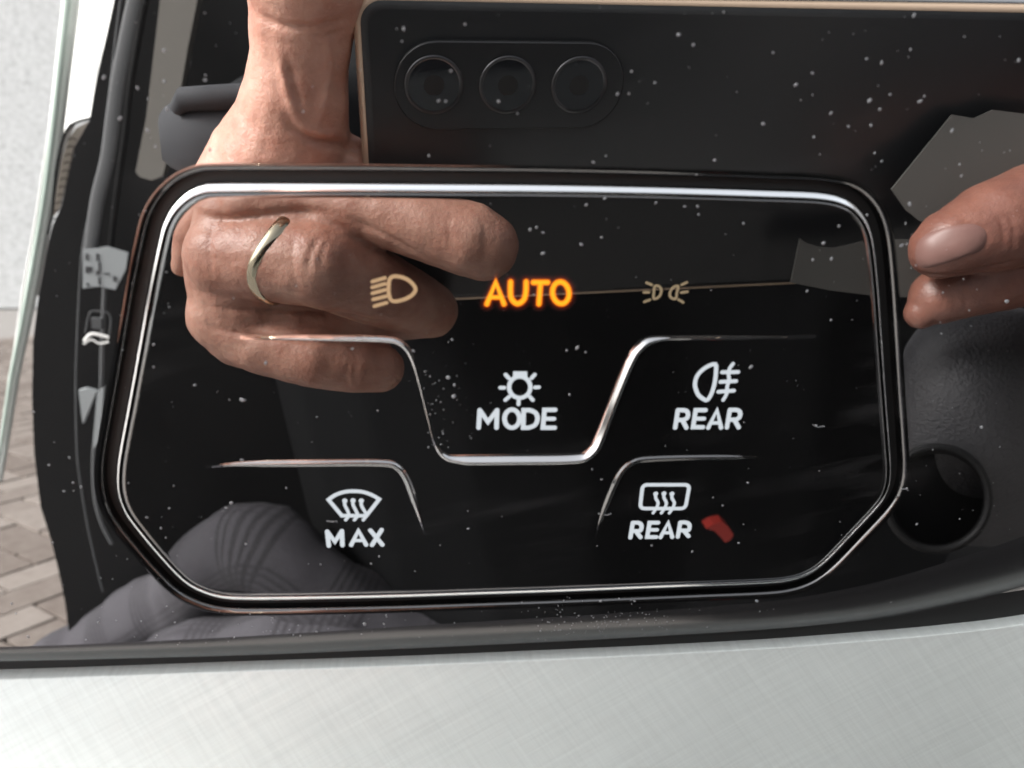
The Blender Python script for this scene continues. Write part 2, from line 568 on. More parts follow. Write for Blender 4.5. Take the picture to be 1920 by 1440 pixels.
strokes('lamp_symbol', [(8.5, ell(974.5, 726, 20, 20), True), (7, [(965, 708), (965.5, 699.5), (985, 699.5), (985.5, 708)], False)] +
        [(7.6, q, False) for q in ([(948, 702.5), (954, 709)], [(1002.5, 702.5), (996.5, 709)], [(938, 727), (945.5, 727)], [(1003, 726.5), (1010.5, 726)],
                                 [(947.5, 750), (954.5, 744)], [(999, 750), (993.5, 744)], [(972.5, 752), (972.2, 758)])], M_white, label='white bulb symbol with rays')
WT = 9.2
def bowlR(fx, fy, tx, ty, b, lx, ly):
    mid = (tx + (fx - tx) * .56, ty + (fy - ty) * .56)
    return [(WT, [(fx, fy), (tx, ty)], False),
            (WT, [(tx, ty)] + px_smooth([(tx + (b[0] - tx) * .55, ty), (b[0] - 2.5, ty + 1.8), (b[0], ty + 7), (b[1], ty + 14.5), (b[1] - 7, mid[1])], 16, False) + [mid], False),
            (WT, [(b[1] - 9, mid[1]), (lx, ly)], False)]
def letE(tx, ty, fx, fy, rt, rm, rb):
    my = (ty + fy) / 2; mx = (tx + fx) / 2
    return [(WT, [(rt, ty), (tx, ty), (fx, fy), (rb, fy)], False), (WT * .92, [(mx, my), (rm, my)], False)]
MODE = [(WT, [(897.5, 802), (899.5, 769)], False), (WT, [(899.5, 769), (915, 791), (932, 769)], False), (WT, [(932, 769), (931, 802)], False), (WT, ell(960, 785, 14, 17), True),
        (WT, [(982, 769)] + px_smooth([(993, 769), (1004, 774), (1008, 785), (1003, 797), (991, 802)], 16, False) + [(981, 802)], True)] + letE(1021, 768.5, 1018, 802, 1041, 1039, 1040)
strokes('lettering', MODE, M_white, label='white word MODE')
REAR = bowlR(1266, 802, 1271, 769, (1290, 1288.5), 1287, 802) + letE(1304.5, 769, 1299.5, 801, 1323, 1320, 1318) + \
       [(WT, [(1328, 802), (1344.5, 769), (1352, 802)], False), (WT * .8, [(1333.5, 793), (1350, 793)], False)] + bowlR(1363, 801.5, 1368.5, 768.5, (1388, 1386), 1385, 801.5)
strokes('lettering', REAR, M_white, label='white word REAR below the fog lamp symbol')
strokes('fog_lamp_symbol', [(8.4, px_smooth([(1341, 683), (1325, 688), (1309, 702), (1303, 720), (1308, 738), (1317, 747), (1326, 750), (1334, 738), (1340, 718), (1342.5, 696)], 44, True), True)] +
        [(8, q, False) for q in ([(1354, 698), (1384, 697.5)], [(1351, 716), (1380, 714.5)], [(1347, 734.5), (1376, 732.5)])] +
        [(7.4, px_smooth([(1374.5, 682), (1368, 691), (1366, 701), (1367, 713), (1363.5, 725), (1362.5, 738), (1356, 750)], 24, False), False)], M_white, label='white rear fog lamp symbol')
def arrows(base, sx, sy):
    out = []; dots = []
    for (bx, by), (tx, ty) in base:
        out.append((6.6, px_smooth([(bx, by), (bx + 6, by - 9), (tx + 4.5, by - 19), (tx, ty + 12), (tx, ty + 4)], 14, False), False))
        dots.append((tx, ty + 4, 5.2))
    return out, dots
a1, d1 = arrows([((648, 975), (646.5, 935)), ((664.5, 975), (662, 934.5)), ((681, 975), (677.5, 935))], 1, 1)
strokes('windscreen_defrost_symbol', [(8, px_smooth([(616, 937), (628, 928.5), (645, 922.5), (662.7, 921), (681, 922.5), (698, 928.5), (711, 936)], 20, False) + [(687, 967), (641, 967)], True)] + a1, M_white, dots=d1, label='white windscreen heating symbol with three arrows')
MAX = [(WT, [(616.5, 1023.5), (613.5, 996.5)], False), (WT, [(613.5, 996.5), (628, 1015.5), (641, 995.5)], False), (WT, [(641, 995.5), (642, 1022.5)], False), (WT, [(658.5, 1022), (672, 995), (686.5, 1021.5)], False), (WT * .8, [(663, 1013.5), (681.5, 1013.5)], False),
       (WT, [(694.5, 994.5), (717, 1021.5)], False), (WT, [(715.5, 993.5), (697.5, 1022)], False)]
strokes('lettering', MAX, M_white, label='white word MAX')
def rrect(c, r):
    out = []
    for i in range(4):
        p, a, b = Vector((*c[i], 0)), Vector((*c[i - 1], 0)), Vector((*c[(i + 1) % 4], 0))
        s, e = p + (a - p).normalized() * r, p + (b - p).normalized() * r
        for k in range(6):
            t = k / 5; q = s * (1 - t) ** 2 + p * 2 * t * (1 - t) + e * t * t; out.append((q.x, q.y))
    return out
a2, d2 = arrows([((1224.5, 962), (1229.5, 922)), ((1240, 962), (1245, 921.5)), ((1255, 962), (1260, 922))], 1, 1)
strokes('rear_defrost_symbol', [(8, rrect([(1205, 909), (1293, 909), (1285, 953.5), (1200, 953.5)], 9), True)] + a2, M_white, dots=d2, label='white rear window heating symbol')
REAR2 = bowlR(1182, 1008, 1186.5, 980, (1203, 1201), 1201, 1007.5) + letE(1218, 980, 1213.5, 1007, 1234, 1232, 1230.5) + \
        [(WT, [(1238.5, 1007.5), (1253, 980), (1260.5, 1007)], False), (WT * .8, [(1243.5, 999), (1258.5, 999)], False)] + bowlR(1271, 1006.5, 1275.5, 979.5, (1293, 1291), 1291, 1005.5)
strokes('lettering', REAR2, M_white, label='white word REAR below the rear window symbol')

# ------------------------------------------------------------------ glossy trim plate around it
trim = thing('dashboard_trim', 'glossy piano black dashboard trim framing the touch panel, dusty and mirror like', 'dashboard trim', (0, 0, 0))
C1 = [(-900, 1232), (-400, 1222), (0, 1213), (200, 1206), (480, 1192), (860, 1168), (1150, 1150), (1350, 1136), (1500, 1120), (1650, 1090), (1780, 1052), (1920, 1005), (2150, 915), (2500, 800)]
C2 = [(-900, 1262), (-400, 1255), (0, 1248), (240, 1244), (480, 1239), (720, 1231), (960, 1222), (1200, 1211), (1440, 1198), (1600, 1187), (1700, 1179), (1800, 1167), (1920, 1150), (2150, 1112), (2500, 1040)]
NC = 160
c1 = catmull([on(x, y) for x, y in C1], NC); c2 = catmull([on(x, y) for x, y in C2], NC)
HO = 1.9
top_l, top_r = on(-900, -26), on(2500, 15)
outer = [top_l, top_r] + c1[::-1]
hole = off(HO + .95)
g = Geo()
loops = [outer, hole]; flat = outer + hole
for t in tessellate_polygon(loops): g.add([flat[i] for i in t], [(0, 1, 2)])
fil = [(HO + .95, 0), (HO + .85, 0)] + [(HO + .85 - .85 * sin(a), -.85 + .85 * cos(a)) for a in [radians(q) for q in (6, 12, 20, 30, 40, 50, 60, 70, 80, 90)]] + [(HO, -2.6)]
rimg = Geo(); rimg.grid([[p + Vector((0, 0, z)) for p in off(o)] for o, z in fil], True); flip_up(rimg.obj('opening_rim', M_rim, trim))
# lower roll: from the flat face over a growing curve to the lower edge
rows = []
for k in range(15):
    t = k / 14
    row = []
    for a, b in zip(c1, c2):
        p = a.lerp(b, t); w = (b - a).length
        th = radians(30)                                 # slope reached at the lower edge
        p.z = -w * tan(th) * t * t / 2
        row.append(p)
    rows.append(row)
last = rows[-1]
lip = Geo()
rows.append([p + Vector((0, -.10, -.05)) for p in last]); rows.append([p + Vector((0, -.2, -.25)) for p in last]); rows.append([p + Vector((0, -.22, -4)) for p in last])
lip.grid(rows); flip_up(lip.obj('trim_lip', M_lip, trim))
# upper chamfer
tr = []
for o_, z_ in ((-.05, 0), (.25, -.02), (.5, -.1), (.8, -.3), (1.0, -.6), (1.1, -3)):
    tr.append([top_l.lerp(top_r, i / 40) + Vector((0, o_, z_)) for i in range(41)])
g.grid(tr)
to = flip_up(g.obj('trim_face', M_gloss, trim))
gg = Geo()
gg.grid([[p + Vector((0, 0, z)) for p in off(o)] for o, z in ((-1, -1.75), (HO + .4, -1.75))], True)
flip_up(gg.obj('groove', M_groove, trim))

# ------------------------------------------------------------------ silver trim strip below
silver = thing('silver_trim', 'silver dashboard strip with fine crosshatched brushing below the black trim', 'trim strip', on(960, 1330, -2))
C3 = [(-900, 1291), (-400, 1283), (0, 1275), (240, 1267), (480, 1258), (720, 1250), (960, 1240), (1200, 1229), (1440, 1216), (1600, 1204), (1700, 1196), (1800, 1186), (1920, 1171), (2150, 1130), (2500, 1060)]
c3 = catmull([on(x, y, -1.0) for x, y in C3], NC)
rows = []
for o_, z_ in ((.10, -3.5), (.06, -1.2), (0, -1.0), (-.12, -.90), (-.4, -.68), (-2, .45), (-5, 2.5), (-9, 5.2), (-14, 8.6), (-22, 13.8), (-34, 21.2)):
    row = []
    for p in c3:
        tw = .62 + .38 * max(0, min(1, (40 - p.x) / 130)) - .12 * max(0, min(1, (p.x - 20) / 60))
        row.append(Vector((p.x, p.y + o_, -1.0 + (z_ + 1.0) * (tw if z_ > -1 else 1))))
    rows.append(row)
g = Geo(); g.grid(rows); flip_up(g.obj('strip_face', M_silver, silver))
# dark gap under both
gg = Geo(); gg.grid([[p + Vector((0, 2, -3.2)) for p in c2], [Vector((p.x, p.y - 2, -3.2)) for p in c3]])
go = flip_up(gg.obj('gap', M_groove, trim))

# ------------------------------------------------------------------ dust
random.seed(7)
spots = []
known = [(1272, 65, 6), (1300, 84, 5), (1228, 155, 4), (1340, 300, 6), (1113, 304, 5), (1492, 159, 7), (1523, 137, 5), (1431, 232, 6), (1714, 28, 6), (1707, 93, 5), (1630, 189, 8), (1669, 177, 5),
         (1650, 205, 6), (1633, 235, 6), (1558, 212, 6), (1526, 257, 5), (1591, 237, 5), (1725, 190, 7), (1733, 180, 5), (1910, 113, 7), (1640, 287, 5), (1785, 245, 7), (1799, 308, 5), (1706, 383, 6),
         (935, 190, 6), (970, 213, 4), (845, 133, 5), (836, 190, 5), (872, 45, 5), (757, 54, 5), (1158, 176, 5), (308, 95, 7), (308, 153, 6), (314, 205, 7), (385, 150, 6), (277, 245, 6), (292, 274, 5), (195, 145, 6), (225, 222, 6), (258, 165, 5),
         (1099, 384, 5), (1134, 372, 4), (1230, 380, 4), (1284, 387, 4), (994, 430, 6), (1006, 426, 4), (1018, 436, 4), (1090, 458, 5), (1128, 445, 5), (1018, 475, 5), (1394, 419, 4), (1310, 402, 4), (1308, 387, 4),
         (455, 750, 8), (365, 722, 4), (498, 681, 5), (841, 708, 8), (852, 722, 5), (851, 743, 8), (848, 637, 4), (775, 658, 4), (661, 654, 4), (288, 646, 4), (288, 688, 5), (1068, 740, 4), (1082, 652, 6), (1098, 660, 4), (1063, 657, 4),
         (1408, 688, 6), (1888, 565, 8), (1840, 801, 8), (1530, 798, 6), (1690, 460, 6), (1700, 458, 4), (1544, 456, 7), (1559, 485, 5), (1524, 487, 5), (1513, 546, 4), (1558, 600, 5), (1626, 403, 4), (1573, 424, 5),
         (453, 862, 5), (434, 943, 6), (424, 952, 4), (461, 1020, 4), (537, 915, 4), (302, 990, 4), (311, 1008, 3), (275, 970, 4), (317, 953, 4), (130, 858, 4), (92, 872, 4), (137, 905, 4), (152, 913, 4), (120, 921, 4), (138, 920, 3), (63, 772, 4),
         (185, 1167, 5), (53, 1194, 6), (30, 1150, 4), (22, 1132, 5), (684, 1170, 8), (720, 1170, 4), (1126, 1127, 6), (1190, 1127, 4), (1419, 1127, 6), (1676, 1134, 6), (1645, 1159, 6), (1655, 1157, 5), (1645, 1163, 4), (1772, 1128, 7), (1252, 1168, 4), (1330, 1183, 4),
         (1513, 1154, 4), (1719, 983, 5), (1700, 916, 5), (1222, 1023, 4), (1385, 1018, 5), (1402, 905, 4), (1337, 933, 3), (1355, 948, 4), (1298, 1034, 4), (1128, 899, 4), (1110, 880, 4), (878, 991, 4), (696, 1057, 4), (711, 1043, 4), (778, 1071, 3), (1161, 1122, 3), (1160, 1222, 4), (1014, 1186, 4)]
for x, y, r in known: spots.append((x, y, r * (.45 if y < 320 else .55)))
def dens(n, x0, x1, y0, y1, r0, r1):
    for _ in range(n): spots.append((random.uniform(x0, x1), random.uniform(y0, y1), r0 + (r1 - r0) * random.random() ** 3))
dens(60, 180, 1920, 5, 330, .6, 2.2); dens(50, 60, 330, 20, 1150, .6, 1.9); dens(130, 230, 1640, 380, 1085, .5, 1.6); dens(16, 1480, 1920, 60, 330, .8, 2.8)
dens(40, 1690, 1920, 380, 1000, .7, 2.0); dens(30, 800, 1000, 640, 850, .5, 1.3); dens(130, 150, 1900, 1140, 1210, .6, 1.9)
for _ in range(110): spots.append((random.gauss(1130, 70), random.gauss(1170, 24), random.uniform(.6, 1.8)))
for _ in range(26): spots.append((790 + 40 * random.random() + (i_ := random.random()) * 12, 690 + 150 * i_, random.uniform(.7, 1.8)))
g = Geo()
def speck(c, r):
    k = random.choice((5, 6, 7)); a0 = random.random() * 6
    st = random.uniform(1, 1.7); an = random.random() * pi
    def q(a, rr, z):
        u, v = cos(a) * rr * st, sin(a) * rr
        return c + Vector((u * cos(an) - v * sin(an), u * sin(an) + v * cos(an), z))
    b = [q(a0 + 2 * pi * i / k, r * random.uniform(.75, 1.15), 0) for i in range(k)]
    t = [q(a0 + 2 * pi * i / k, r * random.uniform(.4, .65), r * .55) for i in range(k)]
    g.grid([b, t], True); g.cap(t)
mm0 = (on(960, 600) - on(961, 600)).length
for x, y, r in spots:
    z = 0.0
    c = on(x, y)
    # specks near the bottom roll sit on the rolled surface
    for a, b in zip(c1[::1], c2[::1]):
        pass
    j = min(range(NC), key=lambda q: abs(c1[q].x - c.x))
    if c.y < c1[j].y:
        w = (c1[j] - c2[j]).length; t = min(1.0, (c1[j].y - c.y) / max(1e-6, (c1[j].y - c2[j].y)))
        c.z = -w * tan(radians(30)) * t * t / 2
        if c.y < c2[j].y: continue
    speck(c, r * mm0)
# fibres
for pts in ([(620, 978), (632, 977), (632, 980)], [(1122, 963), (1138, 966), (1146, 963)], [(1524, 796), (1534, 801), (1546, 799)], [(1690, 917), (1700, 917), (1703, 920)], [(612, 977), (626, 978.5)]):
    tg = tubepath([on(x, y, .05) for x, y in pts], .06 + .03 * random.random(), 5); g.add(tg.v, tg.f)
dust = g.obj('dust', M_dust, None, (0, 0, 0))
tag(dust, 'fine white dust specks scattered over the glossy black trim and touch panel', 'dust', kind='stuff')

# ------------------------------------------------------------------ the phone that takes the picture (seen mirrored)
phone = thing('phone', 'dark smartphone with three lenses in a rounded camera island, mirrored in black trim', 'phone', camp(40, -15, 5))


def rr2(u0, u1, v0, v1, r, w, n=8):
    out = []
    for cx, cy, a0 in ((u1 - r, v1 - r, 0), (u0 + r, v1 - r, pi / 2), (u0 + r, v0 + r, pi), (u1 - r, v0 + r, 3 * pi / 2)):
        for k in range(n + 1):
            a = a0 + pi / 2 * k / n; out.append(camp(cx + r * cos(a), cy + r * sin(a), w))
    return out


def slab(levels, capf=True, capb=True):
    g = Geo(); rings = [rr2(*l) for l in levels]; g.grid(rings, True)
    if capf: g.cap(rings[0])
    if capb: g.cap(rings[-1])
    return g


U0, U1, V0, V1 = -17.6, 168, -64, 19.3
slab([(U0 + 3.2, U1 - 3.2, V0 + 3.2, V1 - 3.2, 4, 3.0), (U0 + 2.2, U1 - 2.2, V0 + 2.2, V1 - 2.2, 4.6, 3.2), (U0 + 1.5, U1 - 1.5, V0 + 1.5, V1 - 1.5, 5, 3.7)], True, False).obj('back_glass', M_phone, phone)
slab([(U0 + 1.5, U1 - 1.5, V0 + 1.5, V1 - 1.5, 5, 3.62), (U0 + 1.2, U1 - 1.2, V0 + 1.2, V1 - 1.2, 5.2, 3.6), (U0 + .5, U1 - .5, V0 + .5, V1 - .5, 5.8, 4.0), (U0, U1, V0, V1, 6.2, 4.9), (U0, U1, V0, V1, 6.2, 8.6), (U0 + .6, U1 - .6, V0 + .6, V1 - .6, 5.8, 10.2)], False, True).obj('frame', M_frame, phone)
slab([(-9.0, 46.2, -10.6, 9.6, 9.8, 1.9), (-9.3, 46.5, -10.9, 9.9, 10.1, 2.1), (-9.3, 46.5, -10.9, 9.9, 10.1, 3.1)], True, False).obj('camera_island', M_island, phone)
for u in (0, 17.6, 35.2):
    def circ(r, w, n=40): return [camp(u + r * cos(2 * pi * k / n), r * sin(2 * pi * k / n), w) for k in range(n)]
    g = Geo(); g.grid([circ(6.9, 1.95), circ(6.9, 1.5), circ(6.4, 1.4), circ(6.0, 1.6)], True); rg = g.obj('lens_ring', M_ringm, phone)
    g = Geo(); g.cap(circ(6.0, 1.62)); l = g.obj('lens', M_lens, phone)
    g = Geo(); g.cap(circ(2.4, 1.58)); g.obj('iris', M_groove, phone)


# ------------------------------------------------------------------ people parts: remeshed capsule bodies
def blob(chains, voxel, name, m, parent, smooth_it=6, label=None):
    """chains of (point mm, radius mm): tapered limbs merged into one continuous skin"""
    g = Geo()
    for ch in chains:
        for i in range(len(ch) - 1):
            (a, ra), (b, rb) = ch[i], ch[i + 1]
            a, b = Vector(a), Vector(b); d = b - a; L = d.length
            t = d.normalized() if L > 1e-6 else Vector((0, 0, 1))
            s = t.cross(Vector((0, 0, 1)));
            if s.length < 1e-3: s = t.cross(Vector((0, 1, 0)))
            s.normalize(); u = t.cross(s); rows = []
            for k in range(1, 7):
                an = -pi / 2 + pi / 2 * k / 6 if k < 7 else 0
                rows.append([a + t * (ra * sin(an)) + (s * cos(2 * pi * q / 20) + u * sin(2 * pi * q / 20)) * ra * cos(an) for q in range(20)])
            for k in range(0, 6):
                an = pi / 2 * k / 6
                rows.append([b + t * (rb * sin(an)) + (s * cos(2 * pi * q / 20) + u * sin(2 * pi * q / 20)) * rb * cos(an) for q in range(20)])
            n0 = len(g.v); g.grid(rows, True); g.cap(rows[0]); g.cap(rows[-1])
    o = g.obj(name, m, parent, label=label)
    r = o.modifiers.new('r', 'REMESH'); r.mode = 'VOXEL'; r.voxel_size = voxel * .001; r.use_smooth_shade = True
    if smooth_it:
        sm = o.modifiers.new('s', 'SMOOTH'); sm.iterations = smooth_it; sm.factor = .5
    return o


def P(px, py, r, h):
    return (rf(px, py, h), r * pxmm(px, py, h))


person = thing('person', 'person in black jacket and plaid trousers holding phone and card, mirrored in trim', 'person', (-250, -900, 600))
hand_l = [
    [P(585, -130, 120, 102), P(578, -40, 122, 98), P(568, 40, 100, 100), P(562, 110, 92, 102), P(556, 180, 100, 104), P(545, 250, 112, 108), P(520, 330, 120, 110)],   # thumb
    [P(545, 250, 112, 108), P(480, 300, 90, 112), P(440, 360, 82, 112)],
    [P(650, 300, 50, 112), P(560, 330, 70, 112), P(470, 400, 90, 110)],
    [P(455, 400, 88, 108), P(455, 500, 108, 110), P(470, 590, 106, 112)],              # palm
    [P(470, 380, 62, 102), P(600, 385, 58, 100), P(700, 397, 60, 97), P(800, 423, 68, 94), P(880, 449, 71, 92), P(907, 461, 66, 92)],         # index
    [P(430, 480, 86, 104), P(510, 484, 84, 98), P(600, 496, 84, 94), P(690, 532, 76, 100), P(770, 566, 62, 108), P(808, 582, 52, 114)],         # middle, ring on it
    [P(425, 590, 76, 108), P(490, 640, 64, 104), P(590, 668, 62, 101), P(665, 684, 54, 102), P(712, 690, 47, 104)],                               # next finger
    [P(430, 560, 74, 108), P(560, 588, 52, 106), P(680, 606, 40, 108), P(805, 604, 30, 114)],
    [P(395, 395, 42, 120), P(358, 440, 34, 122), P(340, 500, 20, 124)],
    [P(470, 470, 90, 120), P(440, 400, 90, 145), P(470, 350, 84, 175)],               # wrist going back into the sleeve
]
hl = blob(hand_l, .75, 'phone_hand', M_skin, person, 5)
hand_r = [
    [P(2080, 360, 120, 112), P(1960, 395, 92, 104), P(1860, 425, 80, 100), P(1785, 455, 62, 98), P(1765, 466, 54, 98)],
    [P(2080, 440, 110, 118), P(1960, 490, 74, 110), P(1840, 522, 64, 108), P(1760, 556, 50, 108), P(1728, 585, 30, 108)],
    [P(2080, 400, 150, 125), P(2250, 420, 190, 150)],
]
hr = blob(hand_r, .75, 'card_hand', M_skin2, person, 5)
# fingernail on the front finger
from mathutils.bvhtree import BVHTree
from mathutils.kdtree import KDTree


def bake(o):
    dg = bpy.context.evaluated_depsgraph_get(); dg.update()
    me = bpy.data.meshes.new_from_object(o.evaluated_get(dg))
    o.modifiers.clear(); o.data = me
    me.polygons.foreach_set('use_smooth', [True] * len(me.polygons))
    return BVHTree.FromPolygons([v.co for v in me.vertices], [p.vertices for p in me.polygons])


def hit_on(bvh, o, px, py):
    org = Vector(o.parent['org'])
    a, b = rf(px, py, 5), rf(px, py, 60)
    a = (a - org) * .001; d = (b * .001 - org * .001 - a).normalized()
    loc, nrm, _, _ = bvh.ray_cast(a, d)
    return (loc, nrm) if loc is not None else None


def carve(o, bvh, creases):
    """creases: (pixel polyline, depth mm, width mm); negative depth raises a fold"""
    me = o.data; acc = {}
    kd = KDTree(len(me.vertices))
    for v in me.vertices: kd.insert(v.co, v.index)
    kd.balance()
    for pts, dep, wid in creases:
        path = px_smooth(pts, 60, False); best = {}
        for k, (x, y) in enumerate(path):
            h = hit_on(bvh, o, x, y)
            if not h: continue
            e = min(1, min(k, 59 - k) / 14)
            for co, idx, dist in kd.find_range(h[0], wid * .0026):
                w = exp(-(dist / (wid * .001)) ** 2) * e
                if w > best.get(idx, 0): best[idx] = w
        for idx, w in best.items(): acc[idx] = acc.get(idx, 0) + w * dep
    nn = [v.normal.copy() for v in me.vertices]
    for v in me.vertices:
        p = v.co * 1000
        d = acc.get(v.index, 0)
        fine = noise.noise(p * .22) * .22 + noise.noise(p * .6) * .07
        v.co -= nn[v.index] * (d - fine) * .001
    me.update()


bl = bake(hl)
carve(hl, bl, [
    ([(602, 440), (588, 462), (578, 490), (580, 520)], .55, .55), ([(615, 452), (602, 480), (598, 512)], .35, .45), ([(590, 475), (606, 490), (612, 505)], .3, .4),
    ([(556, 430), (548, 470), (552, 520), (562, 552)], .2, .5),
    ([(524, 90), (534, 150), (552, 205), (566, 240)], -.9, 1.3), ([(540, 110), (552, 165), (568, 215)], .7, .9), ([(612, 60), (618, 130), (606, 200), (590, 235)], -.6, 1.2),
    ([(534, 214), (552, 240), (590, 262), (640, 272), (690, 294)], 1.5, 1.1), ([(548, 232), (580, 248), (640, 258)], -.8, 1.4),
    ([(470, 20), (520, 45), (580, 52), (640, 40), (672, 25)], .9, 1.0), ([(560, 70), (620, 66), (660, 50)], .5, .7),
    ([(350, 395), (420, 410), (500, 402), (560, 396), (640, 402)], .9, .9), ([(640, 404), (720, 440), (800, 486)], .5, .9),
    ([(380, 575), (470, 580), (560, 582), (650, 590), (740, 612)], .9, .9), ([(352, 600), (430, 622), (520, 634), (640, 642), (740, 650)], .8, .8),
    ([(655, 680), (648, 700), (652, 722)], .4, .5), ([(670, 676), (664, 700), (668, 724)], .3, .4),
    ([(900, 400), (908, 430), (906, 470)], .22, .5), ([(848, 395), (842, 430), (846, 470)], .22, .5),
    ([(430, 300), (470, 310), (540, 316), (610, 312)], .35, .9), ([(400, 420), (392, 460), (398, 520)], .3, .9),
])
br = bake(hr)
nail_px = [(1716, 478), (1722, 452), (1745, 436), (1785, 424), (1822, 420), (1846, 430), (1850, 450), (1838, 470), (1806, 482), (1766, 496), (1734, 503), (1720, 497)]
carve(hr, br, [(nail_px[3:9], .45, .5), ([(1870, 400), (1882, 430), (1880, 460)], .35, .5), ([(1890, 396), (1900, 430), (1898, 470)], .3, .5),
               ([(1800, 540), (1812, 560), (1808, 585)], .3, .5), ([(1705, 512), (1780, 516), (1860, 500), (1920, 486)], .6, .8)])
br = BVHTree.FromPolygons([v.co for v in hr.data.vertices], [p.vertices for p in hr.data.polygons])
nc = Vector((sum(p[0] for p in nail_px) / 12, sum(p[1] for p in nail_px) / 12)); g = Geo(); rows = []
bd = px_smooth(nail_px, 48, True)
porg = Vector(person['org'])
for k in range(8):
    t = k / 7; row = []
    for x, y in bd:
        q = nc.lerp(Vector((x, y)), t); h = hit_on(br, hr, q.x, q.y)
        if h is None:
            row.append(row[-1] if row else rf(q.x, q.y, 90)); continue
        row.append(h[0] * 1000 + porg + h[1] * (.42 if t < .9 else (.30 if t < .99 else .02)))
    rows.append(row)
g.grid(rows, True); nl = g.obj('fingernail', M_nail, person)
# ring on the middle finger: a waved gold band
rc = rf(530, 484, 98); ax = (rf(560, 509, 96) - rf(450, 459, 102)).normalized()
s_ = ax.cross(Vector((0, 0, 1))).normalized(); u_ = ax.cross(s_)
rr = 84.5 * pxmm(502, 484, 98.5) + .3
rows = []
for i in range(72):
    a = 2 * pi * i / 72
    wv = .35 * sin(a * 2 + 2.2) + .55 * sin(a * 3 + 1.0)
    dirv = s_ * cos(a) + u_ * sin(a)
    c = rc + dirv * rr + ax * wv
    rows.append([c + ax * ((1.75 + .25 * sin(3 * a)) * cos(b)) + dirv * (.85 * sin(b)) for b in [2 * pi * q / 10 for q in range(10)]])
rows.append(rows[0]); g = Geo(); g.grid(rows, True)
ring = g.obj('finger_ring', M_gold, None, rc); tag(ring, 'thin waved gold ring worn on a finger of the phone hand', 'ring')
# jacket
def Z(x, y, z): return Vector((FT.x + x, FT.y + y, z))
FT = Vector((CAM.x, CAM.y, 0))
jk = [[(Z(40, -40, 430), 130), (Z(80, -70, 450), 180), (Z(190, -70, 450), 190), (Z(330, -60, 470), 160)],
      [(Z(60, -70, 450), 190), (Z(90, -260, 480), 200), (Z(110, -480, 520), 190)], [(Z(190, -70, 450), 190), (Z(220, -280, 480), 200), (Z(200, -480, 520), 190)],
      [(Z(90, 90, 470), 120), (Z(170, 140, 500), 140), (Z(330, 100, 500), 130)],
      [(rf(490, 330, 175), 27), (rf(540, 300, 260), 38), (Z(-10, -60, 400), 80)],
      [(rf(2350, 430, 140), 40), (Z(330, -80, 330), 70), (Z(330, -60, 470), 120)]]
jo = blob(jk, 6, 'jacket', M_jacket, person, 4)
# folded cuff beside the thumb
g = tubepath([rf(330, 215, 148), rf(350, 250, 142), rf(400, 268, 140), rf(470, 262, 140)], [6, 11, 13, 14], 12, .7); g.obj('cuff', M_cuff, person)
g = tubepath([rf(332, 205, 136), rf(345, 186, 134), rf(400, 184, 133), rf(470, 180, 133)], [2.2, 3.2, 3.4, 3.4], 10); g.obj('cuff', M_cuff, person)


def leg_tube(pts, rad, name):
    pts = [Vector(p) for p in pts]; path = catmull(pts, 70); L = len(path)
    seg = 48; v = []; f = []; uv = []; acc = 0
    for i, p in enumerate(path):
        t = (path[min(i + 1, L - 1)] - path[max(i - 1, 0)]).normalized()
        a = t.cross(Vector((0, 0, 1))).normalized(); b = t.cross(a)
        if i: acc += (p - path[i - 1]).length
        q = i / (L - 1) * (len(rad) - 1); j = min(int(q), len(rad) - 2); r = rad[j] + (rad[j + 1] - rad[j]) * (q - j)
        for k in range(seg + 1):
            an = 2 * pi * k / seg
            pt = p + (a * cos(an) + b * sin(an)) * r
            nz = noise.noise(pt * .018) * 8 + noise.noise(pt * .045) * 3.5
            v.append(pt + (a * cos(an) + b * sin(an)) * nz); uv.append((acc * .001, an * r * .001))
    w = seg + 1
    for i in range(L - 1):
        for k in range(seg): f.append((i * w + k, i * w + k + 1, (i + 1) * w + k + 1, (i + 1) * w + k))
    f.append(tuple(range(seg))); f.append(tuple((L - 1) * w + k for k in range(seg)))
    return mesh_obj(name, v, f, M_trouser, person, uvs=uv)


def Q(px, py, r, h): return rf(px, py, h), r * pxmm(px, py, h)
l1 = [Q(960, 1290, 74, 322), Q(740, 1178, 80, 324), Q(600, 1102, 86, 332), Q(478, 1036, 86, 350), Q(330, 1124, 92, 400), Q(178, 1228, 92, 440), Q(-100, 1412, 92, 500)]
leg_tube([p for p, r in l1], [r for p, r in l1], 'trouser_leg')
l2 = [Q(1150, 1290, 60, 290), Q(900, 1285, 100, 300), Q(640, 1265, 110, 300), Q(420, 1262, 106, 330), Q(150, 1360, 106, 380)]
leg_tube([p for p, r in l2], [r for p, r in l2], 'trouser_leg')
# grey card between the fingers of the other hand
card = thing('grey_card', 'folded matt grey card held between two fingers, mirrored in the trim', 'card', rf(1750, 320, 112))
g = Geo(); prism(g, [rf(x, y, 112) for x, y in [(1672, 355), (1786, 215), (1828, 222), (1862, 206), (1990, 222), (1990, 360), (1840, 430), (1725, 415), (1700, 395)]], (0, 0, 1), .6)
g.obj('upper_flap', M_card, card, smooth=False)
g = Geo(); prism(g, [rf(x, y, 116) for x, y in [(1483, 530), (1500, 447), (1512, 456), (1535, 463), (1565, 465), (1590, 460), (1620, 452), (1650, 449), (1780, 450), (1790, 560), (1650, 556), (1560, 545)]], (0, 0, 1), .6)
g.obj('lower_flap', M_card, card, smooth=False)

